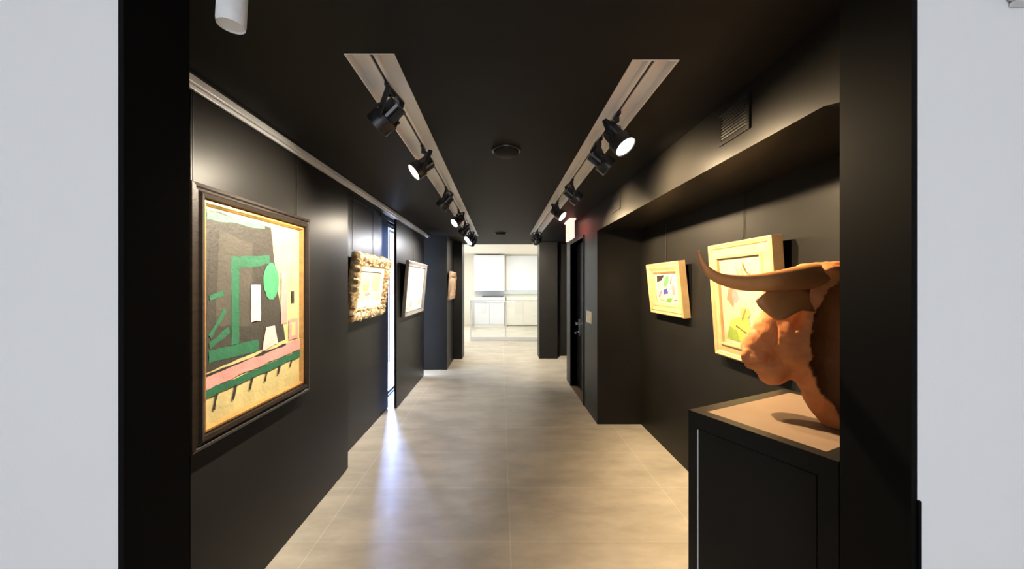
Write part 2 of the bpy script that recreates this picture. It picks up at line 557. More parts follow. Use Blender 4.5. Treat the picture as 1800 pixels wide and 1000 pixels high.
XPA, XPB, XPC = -1.32, -1.45, -1.33
panel('matt black sliding screen nearest the entrance, behind the largest painting', XPA, 1.55, 3.15)
panel('black sliding screen set further back, behind the gold ornate picture, beside the bright slit', XPB, 2.85, 4.69)
panel('black sliding screen just beyond the bright slit of window, carrying the grey framed picture', XPC, 4.65, 6.30, 0.031)
t = empty('sliding_rail', (-1.34, 4.0, 2.47))
tag(t, 'long silver aluminium rail between the black ceiling and the left panels', 'rail')
for x0, x1 in ((-1.303, -1.290), (-1.326, -1.312)):
    bm = bmesh.new()
    box(bm, x0, x1, 1.2, 6.60, 2.432 if x1 < -1.3 else 2.448, ZC - 0.012)
    link('track_lip', bm, M['alu'], t, world=True, bevel=0.001)
bm = bmesh.new(); box(bm, -1.50, -1.287, 1.2, 6.60, ZC - 0.012, ZC)
box(bm, -1.50, -1.49, 1.2, 6.60, ZC - 0.05, ZC - 0.012)
link('track_body', bm, M['metal'], t, world=True)


# ------------------------------------------------------------------ pictures
def frame_bm(w, h, prof, seg=1, wob=0.0, seed=0.0):
    """prof: (inset, out) points from the back outer edge to the inner edge; local x right, z up, -y out of the wall"""
    bm = bmesh.new()
    path = []
    for (x0, z0, x1, z1) in ((-1, -1, 1, -1), (1, -1, 1, 1), (1, 1, -1, 1), (-1, 1, -1, -1)):
        for k in range(seg):
            f = k / seg
            path.append((x0 + (x1 - x0) * f, z0 + (z1 - z0) * f))
    rings = []
    for (sx, sz) in path:
        rg = []
        q = noise.noise(Vector((sx * 5 + seed, sz * 5, seed))) if wob else 0
        q2 = abs(math.sin(sx * 17)) * abs(math.sin(sz * 17 + 1.57)) if wob else 0
        for j, (i, o) in enumerate(prof):
            ii = i
            oo = o
            if wob and 0 < j < len(prof) - 1:
                fade = 1.0 - j / len(prof)
                ii = i - wob * fade * (q * 0.9 + q2 * 0.6)
                oo = o + wob * 0.8 * noise.noise(Vector((sx * 9 + j * 3.1, sz * 9 + seed, j * 1.7)))
            rg.append(bm.verts.new((sx * (w / 2 - ii), -oo, sz * (h / 2 - ii))))
        rings.append(rg)
    n = len(rings)
    for a in range(n):
        b = (a + 1) % n
        for j in range(len(prof) - 1):
            bm.faces.new((rings[a][j], rings[b][j], rings[b][j + 1], rings[a][j + 1]))
    return bm


PAINT = {}


def paint(c):
    k = tuple(c)
    if k not in PAINT:
        PAINT[k] = mat('paint_%02d' % len(PAINT), c, 0.55, var=0.13, vscale=9, bump=0.25, bscale=55)
    return PAINT[k]


def canvas(w, h, y, patches, base, parent, seed=1):
    """flat canvas with brushed patches of colour; patches: (colour, [(u, v)...]) with 0..1 from the lower left"""
    rnd = random.Random(seed)
    bm = bmesh.new()
    box(bm, -w / 2, w / 2, y, y + 0.012, -h / 2, h / 2)
    mats = [paint(base)]
    for k, (c, pts) in enumerate(patches):
        m = paint(c)
        if m not in mats:
            mats.append(m)
        off = y - 0.0005 - 0.00025 * k
        out = []
        n = len(pts)
        for i in range(n):
            a, b = Vector((*pts[i], 0)), Vector((*pts[(i + 1) % n], 0))
            st = max(2, int((b - a).length / 0.045))
            nrm = Vector((-(b - a).y, (b - a).x, 0)).normalized() if (b - a).length > 1e-6 else Vector()
            for q in range(st):
                p = a.lerp(b, q / st)
                if q:
                    p = p + nrm * (noise.noise(Vector((p.x * 14 + seed, p.y * 14, k * 2.3))) * 0.010)
                out.append((min(1, max(0, p.x)), min(1, max(0, p.y))))
        vs = [bm.verts.new(((u - .5) * w, off, (v - .5) * h)) for u, v in out]
        f = bm.faces.new(vs)
        f.material_index = mats.index(m)
        bmesh.ops.triangulate(bm, faces=[f])
    return link('canvas', bm, mats, parent)


def oval(cx, cy, rx, ry, n=14, rot=0.0):
    o = []
    for i in range(n):
        a = 2 * PI * i / n
        x, y = rx * math.cos(a), ry * math.sin(a)
        o.append((cx + x * math.cos(rot) - y * math.sin(rot), cy + x * math.sin(rot) + y * math.cos(rot)))
    return o


def rect(x0, y0, x1, y1):
    return [(x0, y0), (x1, y0), (x1, y1), (x0, y1)]


def stroke(x0, y0, x1, y1, w):
    d = Vector((x1 - x0, y1 - y0, 0))
    nn = Vector((-d.y, d.x, 0)).normalized() * w / 2
    return [(x0 - nn.x, y0 - nn.y), (x1 - nn.x, y1 - nn.y), (x1 + nn.x, y1 + nn.y), (x0 + nn.x, y0 + nn.y)]


def picture(side, wall, yc, zc, w, h, tilt, label, wires, top):
    """side -1: hangs on the left, +1: on the right"""
    off = 0.003 + math.sin(R(tilt)) * h / 2
    t = empty('framed_painting', (wall - side * off, yc, zc), (R(tilt), 0, R(90) * -side))
    tag(t, label, 'painting', 'framed paintings in the corridor')
    mw = wmat(t)
    for lx in wires:
        bm = bmesh.new()
        p = mw @ Vector((lx, 0.0, h / 2 - 0.03))
        q = Vector((wall - side * 0.006, p.y, p.z + 0.06))
        tube(bm, [p, q, (q.x, q.y, top)], 0.0022, 6)
        link('hanging_wire', bm, M['wire'], t, world=True)
    return t


GREEN, CHAR, CREAM, PINK, DK = (0.025, 0.13, 0.065), (0.045, 0.040, 0.032), (0.60, 0.50, 0.23), (0.60, 0.30, 0.27), (0.03, 0.028, 0.025)
# 1: the big one, a plain abstract in the same colours
W1, H1 = 0.93, 1.14
t = picture(-1, XPA, 1.955, 1.46, W1, H1, 0.0, 'largest painting, green, charcoal and cream shapes in a wide dark brown frame', (-0.40, 0.395), 2.431)
prof = [(0, 0), (0, 0.035), (0.006, 0.050), (0.020, 0.055), (0.026, 0.046), (0.036, 0.050), (0.044, 0.062), (0.060, 0.058), (0.064, 0.040), (0.070, 0.038)]
f = link('frame', frame_bm(W1, H1, prof, 1), M['wood_dark'], t)
bm = bmesh.new(); box(bm, -W1 / 2 + .01, W1 / 2 - .01, -0.008, -0.001, -H1 / 2 + .01, H1 / 2 - .01)
link('backing', bm, M['backing'], t)
g = link('gold_slip', frame_bm(W1 - 0.138, H1 - 0.138, [(0, 0.0), (0, 0.046), (0.010, 0.048), (0.018, 0.030), (0.020, 0.02)], 1), M['gold'], t)
g['label'] = 'thin gilded inner edge'
pt = [
    (CHAR, [(0.02, 0.24), (0.80, 0.30), (0.70, 0.62), (0.62, 0.97), (0.02, 0.985)]),
    ((0.10, 0.30, 0.16), [(0.03, 0.94), (0.55, 0.955), (0.55, 0.975), (0.03, 0.98)]),
    ((0.07, 0.062, 0.048), [(0.10, 0.45), (0.40, 0.42), (0.42, 0.86), (0.12, 0.90)]),
    (GREEN, rect(0.22, 0.34, 0.29, 0.78)), (GREEN, [(0.22, 0.72), (0.60, 0.76), (0.60, 0.81), (0.22, 0.78)]),
    (GREEN, rect(0.04, 0.28, 0.48, 0.34)), (GREEN, stroke(0.05, 0.40, 0.17, 0.52, 0.03)), (GREEN, stroke(0.05, 0.36, 0.20, 0.42, 0.035)),
    (GREEN, stroke(0.05, 0.58, 0.16, 0.60, 0.025)),
    ((0.06, 0.28, 0.13), oval(0.62, 0.66, 0.09, 0.11)),
    (PINK, rect(0.74, 0.40, 0.82, 0.72)), ((0.74, 0.50, 0.46), rect(0.40, 0.44, 0.50, 0.64)),
    ((0.74, 0.50, 0.46), [(0.52, 0.27), (0.70, 0.29), (0.66, 0.40), (0.56, 0.40)]), 
    (DK, rect(0.875, 0.52, 0.915, 0.60)), (PINK, rect(0.84, 0.29, 0.97, 0.42)), (CREAM, rect(0.875, 0.315, 0.935, 0.40)),
    (PINK, [(0.0, 0.165), (1.0, 0.215), (1.0, 0.285), (0.0, 0.225)]), (DK, stroke(0.0, 0.228, 0.80, 0.272, 0.010)),
    (GREEN, [(0.0, 0.125), (1.0, 0.165), (1.0, 0.208), (0.0, 0.163)]),
]
for k in range(6):
    pt.append((DK, stroke(0.10 + k * 0.155, 0.135 + k * 0.005, 0.075 + k * 0.155, 0.06 + k * 0.012, 0.020)))
canvas(W1 - 0.172, H1 - 0.172, -0.026, pt, CREAM, t, 3)

# 2: ornate gilt
W2, H2 = 0.95, 0.66
t = picture(-1, XPB, 3.82, 1.575, W2, H2, 7.0, 'picture in a heavily carved gold frame, tilted forward beside the bright window slit', (-0.27, 0.31), 2.44)
prof = [(0, 0), (0.004, 0.05), (0.018, 0.078), (0.045, 0.088), (0.075, 0.075), (0.095, 0.060), (0.110, 0.066), (0.125, 0.050), (0.13, 0.02)]
bm = frame_bm(W2, H2, prof, 36, 0.030, 2.0)
rnd = random.Random(4)
for k in range(130):
    s = rnd.random() * 4
    e = int(s); a = (s - e) * 2 - 1
    ins = rnd.uniform(0.012, 0.10)
    c = [(a, -1), (1, a), (-a, 1), (-1, -a)][e]
    ellipsoid(bm, Vector((c[0] * (W2 / 2 - ins), -0.078 + ins * 0.15, c[1] * (H2 / 2 - ins))), (rnd.uniform(.010, .024), rnd.uniform(.010, .020), rnd.uniform(.008, .022)),
              Matrix.Rotation(rnd.random() * 3, 4, 'Y'), 8)
f = link('frame', bm, M['gilt'], t, smooth=True)
link('liner', frame_bm(W2 - 0.256, H2 - 0.256, [(0, 0.01), (0, 0.055), (0.045, 0.040), (0.047, 0.02)], 1), M['liner'], t)
pt = [((0.568, 0.515, 0.343), rect(0.02, 0.5, 0.98, 0.98)), ((0.462, 0.396, 0.238), rect(0.62, 0.35, 0.94, 0.9)), ((0.515, 0.475, 0.198), oval(0.35, 0.45, 0.14, 0.12)),
      ((0.488, 0.304, 0.224), oval(0.45, 0.25, 0.13, 0.06)), ((0.475, 0.422, 0.370), stroke(0.12, 0.3, 0.3, 0.75, 0.03)), ((0.528, 0.488, 0.449), oval(0.2, 0.2, 0.14, 0.1))]
canvas(W2 - 0.345, H2 - 0.345, -0.028, pt, (0.62, 0.58, 0.48), t, 9)
bm = bmesh.new(); box(bm, -W2 / 2 + .03, W2 / 2 - .03, -0.012, 0.0, -H2 / 2 + .03, H2 / 2 - .03)
link('backing', bm, M['backing'], t)

# 3: grey frame
W3, H3 = 1.20, 0.77
t = picture(-1, XPC, 5.46, 1.535, W3, H3, 5.0, 'whitish picture in a smooth grey frame on the panel beyond the bright slit', (0.08,), 2.431)
f = link('frame', frame_bm(W3, H3, [(0, 0), (0, 0.042), (0.012, 0.046), (0.05, 0.030), (0.062, 0.032), (0.068, 0.018), (0.07, 0.01)], 1), M['silver'], t)
bm = bmesh.new(); box(bm, -W3 / 2 + .002, W3 / 2 - .002, -0.008, 0.0, -H3 / 2 + .002, H3 / 2 - .002)
link('backing', bm, M['backing'], t)
pt = [((0.528, 0.475, 0.264), stroke(0.52, 0.5, 0.60, 0.92, 0.05)), ((0.475, 0.396, 0.224), oval(0.80, 0.18, 0.08, 0.08)), ((0.462, 0.370, 0.264), oval(0.32, 0.16, 0.07, 0.09)),
      ((0.515, 0.475, 0.436), stroke(0.12, 0.4, 0.35, 0.55, 0.04)), ((0.475, 0.436, 0.409), stroke(0.15, 0.65, 0.40, 0.80, 0.03)), ((0.330, 0.290, 0.238), stroke(0.05, 0.05, 0.22, 0.07, 0.02)),
      ((0.528, 0.502, 0.356), rect(0.70, 0.3, 0.78, 0.9))]
canvas(W3 - 0.138, H3 - 0.138, -0.012, pt, (0.60, 0.57, 0.48), t, 12)

# 4: far left on the pier
W4, H4 = 0.84, 0.55
t = picture(-1, -1.0, 7.23, 1.565, W4, H4, 4.0, 'smallest-looking left picture, tan carved frame, hung on the stepped pier near the far opening', (0.0,), ZC)
bm = frame_bm(W4, H4, [(0, 0), (0.003, 0.030), (0.02, 0.042), (0.05, 0.034), (0.08, 0.036), (0.095, 0.024), (0.10, 0.01)], 20, 0.014, 5.0)
f = link('frame', bm, M['tan_wood'], t, smooth=True)
bm = bmesh.new(); box(bm, -W4 / 2 + .01, W4 / 2 - .01, -0.008, 0.0, -H4 / 2 + .01, H4 / 2 - .01)
link('backing', bm, M['backing'], t)
canvas(W4 - 0.19, H4 - 0.19, -0.014, [((0.363, 0.251, 0.158), rect(0.1, 0.1, 0.45, 0.9)), ((0.475, 0.356, 0.251), oval(0.68, 0.5, 0.2, 0.3))], (0.66, 0.48, 0.34), t, 15)

# 5: right, far one
W5, H5 = 0.67, 0.49
t = picture(1, XA, 3.39, 1.558, W5, H5, 6.0, 'smaller alcove picture, white with green, blue and black patches in a pale gold frame', (-0.12,), 2.205)
link('frame', frame_bm(W5, H5, [(0, 0), (0, 0.058), (0.008, 0.064), (0.030, 0.056), (0.040, 0.060), (0.075, 0.044), (0.085, 0.046), (0.105, 0.030), (0.108, 0.02)], 1), M['pale_wood'], t, bevel=0.001)
bm = bmesh.new(); box(bm, -W5 / 2 + .012, W5 / 2 - .012, -0.012, 0.0, -H5 / 2 + .012, H5 / 2 - .012)
link('backing', bm, M['backing'], t)
pt = [(DK, [(0.08, 0.72), (0.30, 0.78), (0.46, 0.96), (0.10, 0.96)]), ((0.145, 0.409, 0.158), [(0.42, 0.50), (0.60, 0.70), (0.66, 0.95), (0.50, 0.90), (0.38, 0.68)]),
      ((0.066, 0.066, 0.409), [(0.34, 0.30), (0.56, 0.34), (0.52, 0.52), (0.36, 0.46)]), ((0.158, 0.370, 0.079), [(0.40, 0.06), (0.60, 0.02), (0.74, 0.20), (0.52, 0.18)]),
      ((0.370, 0.264, 0.409), stroke(0.10, 0.2, 0.26, 0.44, 0.05)), ((0.436, 0.277, 0.277), rect(0.74, 0.30, 0.86, 0.62)), ((0.198, 0.185, 0.172), stroke(0.70, 0.66, 0.76, 0.9, 0.05)),
      ((0.409, 0.475, 0.238), stroke(0.16, 0.12, 0.36, 0.10, 0.05)), ((0.462, 0.132, 0.106), stroke(0.78, 0.12, 0.92, 0.14, 0.03))]
canvas(W5 - 0.214, H5 - 0.214, -0.026, pt, (0.58, 0.55, 0.50), t, 18)

# 6: right, behind the bull
W6, H6 = 0.61, 0.77
t = picture(1, XA, 2.30, 1.49, W6, H6, 4.0, 'taller alcove picture behind the bull head, yellow-green wash in a deep pale wood frame', (-0.09,), 2.205)
link('frame', frame_bm(W6, H6, [(0, 0), (0, 0.060), (0.010, 0.068), (0.022, 0.062), (0.028, 0.062), (0.036, 0.054), (0.078, 0.058), (0.086, 0.068), (0.100, 0.066), (0.102, 0.030)], 1), M['pale_wood'], t, bevel=0.001)
bm = bmesh.new(); box(bm, -W6 / 2 + .012, W6 / 2 - .012, -0.010, 0.0, -H6 / 2 + .012, H6 / 2 - .012)
link('backing', bm, M['backing'], t)
pt = [((0.568, 0.488, 0.370), oval(0.5, 0.72, 0.34, 0.2)), ((0.515, 0.224, 0.119), [(0.14, 0.52), (0.30, 0.42), (0.36, 0.62), (0.24, 0.72)]), ((0.475, 0.290, 0.277), oval(0.36, 0.56, 0.08, 0.08)),
      ((0.528, 0.356, 0.238), stroke(0.45, 0.84, 0.74, 0.80, 0.05)), ((0.475, 0.277, 0.198), stroke(0.42, 0.90, 0.50, 0.78, 0.03)), ((0.488, 0.475, 0.106), [(0.06, 0.05), (0.72, 0.04), (0.64, 0.36), (0.22, 0.28)]),
      ((0.264, 0.370, 0.053), [(0.10, 0.06), (0.40, 0.04), (0.36, 0.17), (0.16, 0.20)]), ((0.515, 0.422, 0.132), oval(0.58, 0.38, 0.12, 0.06)), ((0.172, 0.092, 0.040), stroke(0.34, 0.22, 0.62, 0.14, 0.025)),
      ((0.066, 0.145, 0.033), oval(0.66, 0.07, 0.05, 0.05)), ((0.330, 0.198, 0.079), stroke(0.5, 0.30, 0.60, 0.42, 0.02))]
canvas(W6 - 0.206, H6 - 0.206, -0.050, pt, (0.56, 0.49, 0.33), t, 21)


# ------------------------------------------------------------------ ceiling light channels and spotlights
def channel(T, label):
    x0, x1, y0, y1 = T
    xm = (x0 + x1) / 2
    t = empty('light_channel', (xm, (y0 + y1) / 2, ZC))
    tag(t, label, 'light track', 'recessed ceiling light channels')
    bm = bmesh.new()
    box(bm, x0, x1, y0, y1, ZC + 0.036, ZC + 0.046)
    box(bm, x0 + 0.0005, x0 + 0.007, y0, y1, ZC - 0.003, ZC + 0.036)
    box(bm, x1 - 0.007, x1 - 0.0005, y0, y1, ZC - 0.003, ZC + 0.036)
    box(bm, x0, x1, y0 + 0.0005, y0 + 0.006, ZC - 0.001, ZC + 0.036)
    box(bm, x0, x1, y1 - 0.006, y1 - 0.0005, ZC - 0.001, ZC + 0.036)
    link('tray', bm, M['trough'], t, world=True)
    bm = bmesh.new()
    box(bm, xm - 0.020, xm - 0.007, y0 + 0.01, y1 - 0.01, ZC + 0.008, ZC + 0.036)
    box(bm, xm + 0.007, xm + 0.020, y0 + 0.01, y1 - 0.01, ZC + 0.008, ZC + 0.036)
    link('rail', bm, M['trough'], t, world=True, bevel=0.001)
    bm = bmesh.new()
    box(bm, xm - 0.007, xm + 0.007, y0 + 0.01, y1 - 0.01, ZC + 0.016, ZC + 0.036)
    link('conductor_slot', bm, M['metal'], t, world=True)
    return xm


xl = channel(TL, 'long white recessed lighting channel on the left side of the black ceiling')
xr = channel(TR, 'long white recessed lighting channel on the right side of the black ceiling')


def spotlight(x, y, target, label, power, col, cone=104, lens='lens', drop=0.128):
    top = ZC + 0.012
    t = empty('track_spotlight', (x, y, top))
    tag(t, label, 'spotlight', 'black track spotlights')
    pv = Vector((x, y, top - drop))                           # pivot inside the yoke
    d = (Vector(target) - pv).normalized()
    yaw = math.atan2(d.y, d.x)
    ry = Matrix.Translation(pv) @ Matrix.Rotation(yaw, 4, 'Z')  # local x = horizontal aim, y = across
    pitch = math.asin(-d.z)
    rb = ry @ Matrix.Rotation(pitch, 4, 'Y')                    # local x = aim
    bm = bmesh.new()
    box(bm, x - 0.010, x + 0.010, y - 0.040, y + 0.040, top - 0.018, top + 0.014)
    tube(bm, [(x, y, top - 0.018), (x, y, top - 0.045)], [0.013, 0.013], 12)
    link('adapter', bm, M['metal'], t, world=True, bevel=0.002)
    bm = bmesh.new()
    yw = 0.070
    lean = 0.030
    zt = drop - 0.050
    # yoke: crossbar and two flat arms
    box(bm, -lean - 0.012, -lean + 0.012, -yw, yw, zt, zt + 0.010, mtx=ry)
    for s in (-1, 1):
        ang = math.atan2(lean, zt)
        ra = ry @ Matrix.Translation((0, s * yw, 0)) @ Matrix.Rotation(-ang, 4, 'Y')
        box(bm, -0.012, 0.012, -0.003, 0.003, -0.040, zt / math.cos(ang) + 0.008, mtx=ra)
    tube(bm, [ry @ Vector((-lean, 0, zt + 0.008)), Vector((x, y, top - 0.040))], 0.010, 10)
    link('yoke', bm, M['metal'], t, world=True, bevel=0.001)
    for s in (-1, 1):
        bm = bmesh.new()
        tube(bm, [ry @ Vector((0, s * 0.044, 0)), ry @ Vector((0, s * 0.092, 0))], [0.009, 0.009], 12)
        link('knob', bm, M['metal'], t, world=True, smooth=True)
    rz = rb @ Matrix.Rotation(R(90), 4, 'Y')                    # local z = aim
    bm = bmesh.new()
    revolve(bm, [(0.018, -0.062), (0.044, -0.062), (0.044, -0.054), (0.018, -0.052), (0.018, 0.012), (0.056, 0.016), (0.059, 0.020), (0.059, 0.080), (0.055, 0.082), (0.053, 0.076), (0.046, 0.068)], 32, rz)
    can = link('drum', bm, M['metal'], t, world=True, smooth=True)
    bm = bmesh.new()
    for k in range(6):
        a = 2 * PI * k / 6
        box(bm, 0.018, 0.045, -0.006, 0.006, -0.056, 0.018, mtx=rz @ Matrix.Rotation(a, 4, 'Z'))
    link('cooling_fins', bm, M['fin'], can, world=True)
    bm = bmesh.new()
    revolve(bm, [(0.053, 0.0755), (0.052, 0.0768), (0.030, 0.0772), (0.0, 0.0774)], 28, rz)
    link('lens', bm, M[lens], can, world=True, smooth=True)
    l = bpy.data.lights.new('spot_beam', 'SPOT')
    l.energy = power
    l.color = col
    l.spot_size = R(cone)
    l.spot_blend = 1.0
    l.shadow_soft_size = 0.022
    lo = bpy.data.objects.new('spot_beam', l)
    COL.objects.link(lo)
    lo.parent = t
    pos = rz @ Vector((0, 0, 0.088))
    q = d.to_track_quat('-Z', 'Y')
    lo.matrix_local = wmat(t).inverted() @ Matrix.LocRotScale(pos, q, None)
    return t


WL, WR, WC = (1.0, 0.86, 0.66), (1.0, 0.74, 0.44), (0.96, 0.95, 1.0)
spotlight(xl, 1.66, (-1.31, 1.80, 1.68), 'left-channel black spotlight closest to the entrance, its drum turned away above the largest painting', 92, WL, 100)
spotlight(xl, 2.39, (-1.30, 2.0, 1.66), 'second spotlight of the left channel, its lit lens turned to the largest painting', 105, WL, 112)
spotlight(xl, 3.40, (-1.40, 3.66, 1.50), 'third spotlight of the left channel, dark drum turned away over the panel gap', 92, WL, 82)
spotlight(xl, 4.40, (-1.40, 3.65, 1.5), 'fourth spotlight of the left channel, its lit lens facing the gold framed picture', 112, WL, 92, lens='lensc')
spotlight(xl, 5.20, (-1.32, 5.45, 1.6), 'fifth spotlight of the left channel, dark drum between two lit ones', 120, WL, 96)
spotlight(xl, 6.02, (-1.32, 5.2, 1.5), 'sixth spotlight of the left channel, lit lens partly behind the next lamp', 120, WC, 96, lens='lensc')
spotlight(xl, 6.38, (-1.32, 5.55, 1.3), 'seventh spotlight of the left channel, brightest lit lens close to its far end', 95, WC, 96, lens='lensc')
spotlight(xl, 6.62, (-0.95, 7.25, 1.5), 'last spotlight of the left channel, pointing away towards the picture on the pier', 110, WL, 96)
spotlight(xr, 1.93, (1.12, 1.36, 1.42), 'right-channel spotlight closest to the entrance, big lit lens aimed at the bull head', 150, WR, 128)
spotlight(xr, 2.27, (1.50, 2.25, 1.66), 'second spotlight of the right channel, dark drum just behind the big lit lens', 135, WR, 142)
spotlight(xr, 3.15, (1.50, 3.28, 1.70), 'third spotlight of the right channel, dark drum above the wall with the smaller vent', 120, WR, 126)
spotlight(xr, 3.95, (1.50, 3.35, 1.5), 'fourth spotlight of the right channel, lit lens next to the red exit sign', 85, WR, 98)
spotlight(xr, 6.10, (1.05, 6.9, 1.0), 'nearer of the two dark spotlights clustered at the far end of the right channel', 130, WL, 110)
spotlight(xr, 6.40, (0.95, 7.8, 1.4), 'farther of the two dark spotlights clustered at the far end of the right channel', 130, WL, 110)


# ------------------------------------------------------------------ ceiling and wall fittings
def ceiling_disc(x, y, r, label):
    t = empty('smoke_detector', (x, y, ZC))
    tag(t, label, 'smoke detector', 'round black ceiling discs')
    bm = bmesh.new()
    revolve(bm, [(r, 0), (r, -0.008), (r * 0.97, -0.012), (r * 0.80, -0.012)], 40, Matrix.Translation((x, y, ZC)))
    link('base', bm, M['metal'], t, world=True, smooth=True)
    bm = bmesh.new()
    revolve(bm, [(r * 0.86, -0.010), (r * 0.84, -0.024), (r * 0.70, -0.034), (r * 0.3, -0.039), (0, -0.040)], 40, Matrix.Translation((x, y, ZC)))
    link('cover', bm, M['ceil'], t, world=True, smooth=True)


ceiling_disc(0.037, 2.42, 0.098, 'round black disc on the ceiling between the front spotlights')
ceiling_disc(0.0, 6.35, 0.105, 'round black disc on the ceiling near the far opening')


def vent(y0, y1, z0, z1, label):
    t = empty('air_vent', (XW, (y0 + y1) / 2, (z0 + z1) / 2))
    tag(t, label, 'vent', 'black wall vents')
    bm = bmesh.new()
    b = 0.022
    for a in ((y0, y1, z0, z0 + b), (y0, y1, z1 - b, z1), (y0, y0 + b, z0 + b, z1 - b), (y1 - b, y1, z0 + b, z1 - b)):
        box(bm, XW - 0.009, XW + 0.002, *a)
    link('vent_frame', bm, M['black'], t, world=True, bevel=0.002)
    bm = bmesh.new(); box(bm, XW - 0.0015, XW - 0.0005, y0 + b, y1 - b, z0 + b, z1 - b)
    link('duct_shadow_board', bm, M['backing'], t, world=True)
    bm = bmesh.new()
    k = 9
    for i in range(k):
        z = z0 + b + (i + 0.5) * (z1 - z0 - 2 * b) / k
        mt = Matrix.Translation((XW - 0.006, 0, z)) @ Matrix.Rotation(R(-12), 4, 'Y')
        box(bm, -0.002, 0.003, y0 + b, y1 - b, -0.0032, 0.0032, mtx=mt)
    link('louvres', bm, M['black'], t, world=True)


vent(1.60, 1.825, 2.285, 2.452, 'larger-looking black louvred vent high on the bulkhead above the alcove')
vent(3.335, 3.56, 2.292, 2.458, 'smaller-looking black louvred vent further along, near the exit sign')

t = empty('exit_sign', (0.975, 5.12, ZC))
tag(t, 'glowing red exit sign hanging from the ceiling beside the doorway wall', 'exit sign')
bm = bmesh.new(); box(bm, 0.93, 1.02, 4.92, 5.32, ZC - 0.022, ZC)
link('canopy', bm, M['exit_face'], t, world=True, bevel=0.003)
bm = bmesh.new(); box(bm, 0.962, 0.988, 4.86, 5.38, ZC - 0.275, ZC - 0.022)
link('panel', bm, M['exit_face'], t, world=True, bevel=0.002)


def letters(name, txt, size, m, parent, loc, rot):
    c = bpy.data.curves.new(name, 'FONT')
    c.body = txt
    c.size = size
    c.align_x = 'CENTER'
    c.align_y = 'CENTER'
    c.extrude = 0.001
    o = bpy.data.objects.new(name + '_tmp', c)
    COL.objects.link(o)
    dg = bpy.context.evaluated_depsgraph_get()
    me = bpy.data.meshes.new_from_object(o.evaluated_get(dg))
    bpy.data.objects.remove(o)
    me.materials.clear()
    me.materials.append(m)
    me.transform(Matrix.LocRotScale(Vector(loc), Euler(rot), None))
    me.transform(wmat(parent).inverted())
    q = bpy.data.objects.new(name, me)
    COL.objects.link(q)
    q.parent = parent
    return q


letters('lettering', 'EXIT', 0.20, M['exit_red'], t, (0.9605, 5.12, ZC - 0.15), (R(90), 0, R(-90)))
letters('lettering', 'EXIT', 0.20, M['exit_red'], t, (0.9895, 5.12, ZC - 0.15), (R(90), 0, R(90)))

t = empty('light_switch', (XW, 4.52, 1.19))
tag(t, 'ivory light switch plate on the black wall beside the door', 'light switch')
bm = bmesh.new(); box(bm, XW - 0.008, XW, 4.40, 4.64, 1.115, 1.265)
pl_ = link('plate', bm, M['ivory'], t, world=True, bevel=0.003)
for k in range(3):
    y = 4.425 + k * 0.068
    bm = bmesh.new(); box(bm, XW - 0.013, XW - 0.008, y, y + 0.05, 1.145, 1.235)
    link('rocker', bm, M['ivory'], pl_, world=True, bevel=0.002)

# white cylinder hanging in the front room, grey bar on the white wall
cx, cy = -0.474, 0.64
t = empty('cylinder_lamp', (cx, cy, 2.75))
tag(t, 'frosted white cylinder lamp hanging at the top edge before the black opening', 'lamp')
mt = Matrix.Translation((cx, cy, 2.053)) @ Matrix.Rotation(R(3), 4, 'Y')
bm = bmesh.new()
revolve(bm, [(0.0195, 0.004), (0.0215, 0.0), (0.0225, 0.006), (0.0225, 0.20), (0.016, 0.21), (0.0, 0.211)], 28, mt)
link('shade', bm, M['frost'], t, world=True, smooth=True)
bm = bmesh.new()
revolve(bm, [(0.0195, 0.003), (0.010, 0.0035), (0.0, 0.0036)], 24, mt)
link('diffuser', bm, M['white'], t, world=True)
bm = bmesh.new(); box(bm, -0.003, 0.003, -0.0240, -0.021, 0.05, 0.12, mtx=mt)
link('rating_strip', bm, M['white'], t, world=True)
bm = bmesh.new(); tube(bm, [mt @ Vector((0, 0, 0.205)), (cx + 0.012, cy, 2.50), (cx + 0.012, cy, 2.74)], 0.006, 10)
link('stem', bm, M['frost'], t, world=True, smooth=True)
bm = bmesh.new(); revolve(bm, [(0.045, 2.75), (0.045, 2.735), (0.010, 2.73)], 24, Matrix.Translation((cx + 0.012, cy, 0)))
link('ceiling_cup', bm, M['frost'], t, world=True, smooth=True)

t = empty('wall_sensor', (1.12, JD0, 2.18))
tag(t, 'small light grey box on the white wall at the upper right edge', 'sensor')
bm = bmesh.new(); box(bm, 1.040, 1.20, JD0 - 0.028, JD0, 2.178, 2.27)
link('housing', bm, M['greyp'], t, world=True, bevel=0.006)
bm = bmesh.new(); box(bm, 1.045, 1.195, JD0 - 0.020, JD0, 2.168, 2.178)
link('lower_lip', bm, M['frost'], t, world=True, bevel=0.003)

# ------------------------------------------------------------------ pedestal cabinet
CA = R(25.5)
CP = (0.747, 1.448)
CW, CDp, CH = 0.672, 0.470, 1.10           # along P1-P2, along P1-P3, height
t = empty('pedestal_cabinet', (CP[0], CP[1], 0), (0, 0, CA))   # local x to the back right, -y to the entrance
tag(t, 'tall black display cabinet with sand coloured top under the bull head', 'cabinet')
bm = bmesh.new()
st = 0.036
box(bm, st, CW, -CDp, 0, 0.0, CH - 0.004)
for a in ((-CDp, 0, 0, 0.07), (-CDp, 0, CH - 0.060, CH - 0.004), (-st, 0, 0.07, CH - 0.060), (-CDp, -CDp + st + 0.012, 0.07, CH - 0.060)):
    box(bm, 0.0, st, *a)
link('carcass', bm, M['panel'], t)
bm = bmesh.new(); box(bm, 0.004, st, -CDp + st + 0.016, -st - 0.004, 0.074, CH - 0.064)
link('side_door', bm, M['panel'], t, bevel=0.001)
bm = bmesh.new(); box(bm, 0.001, 0.006, -st - 0.0035, -st - 0.0005, 0.075, CH - 0.066)  # pale strip added along the door gap, for the highlight there
link('edge_highlight_strip', bm, M['alu'], t)
bm = bmesh.new()
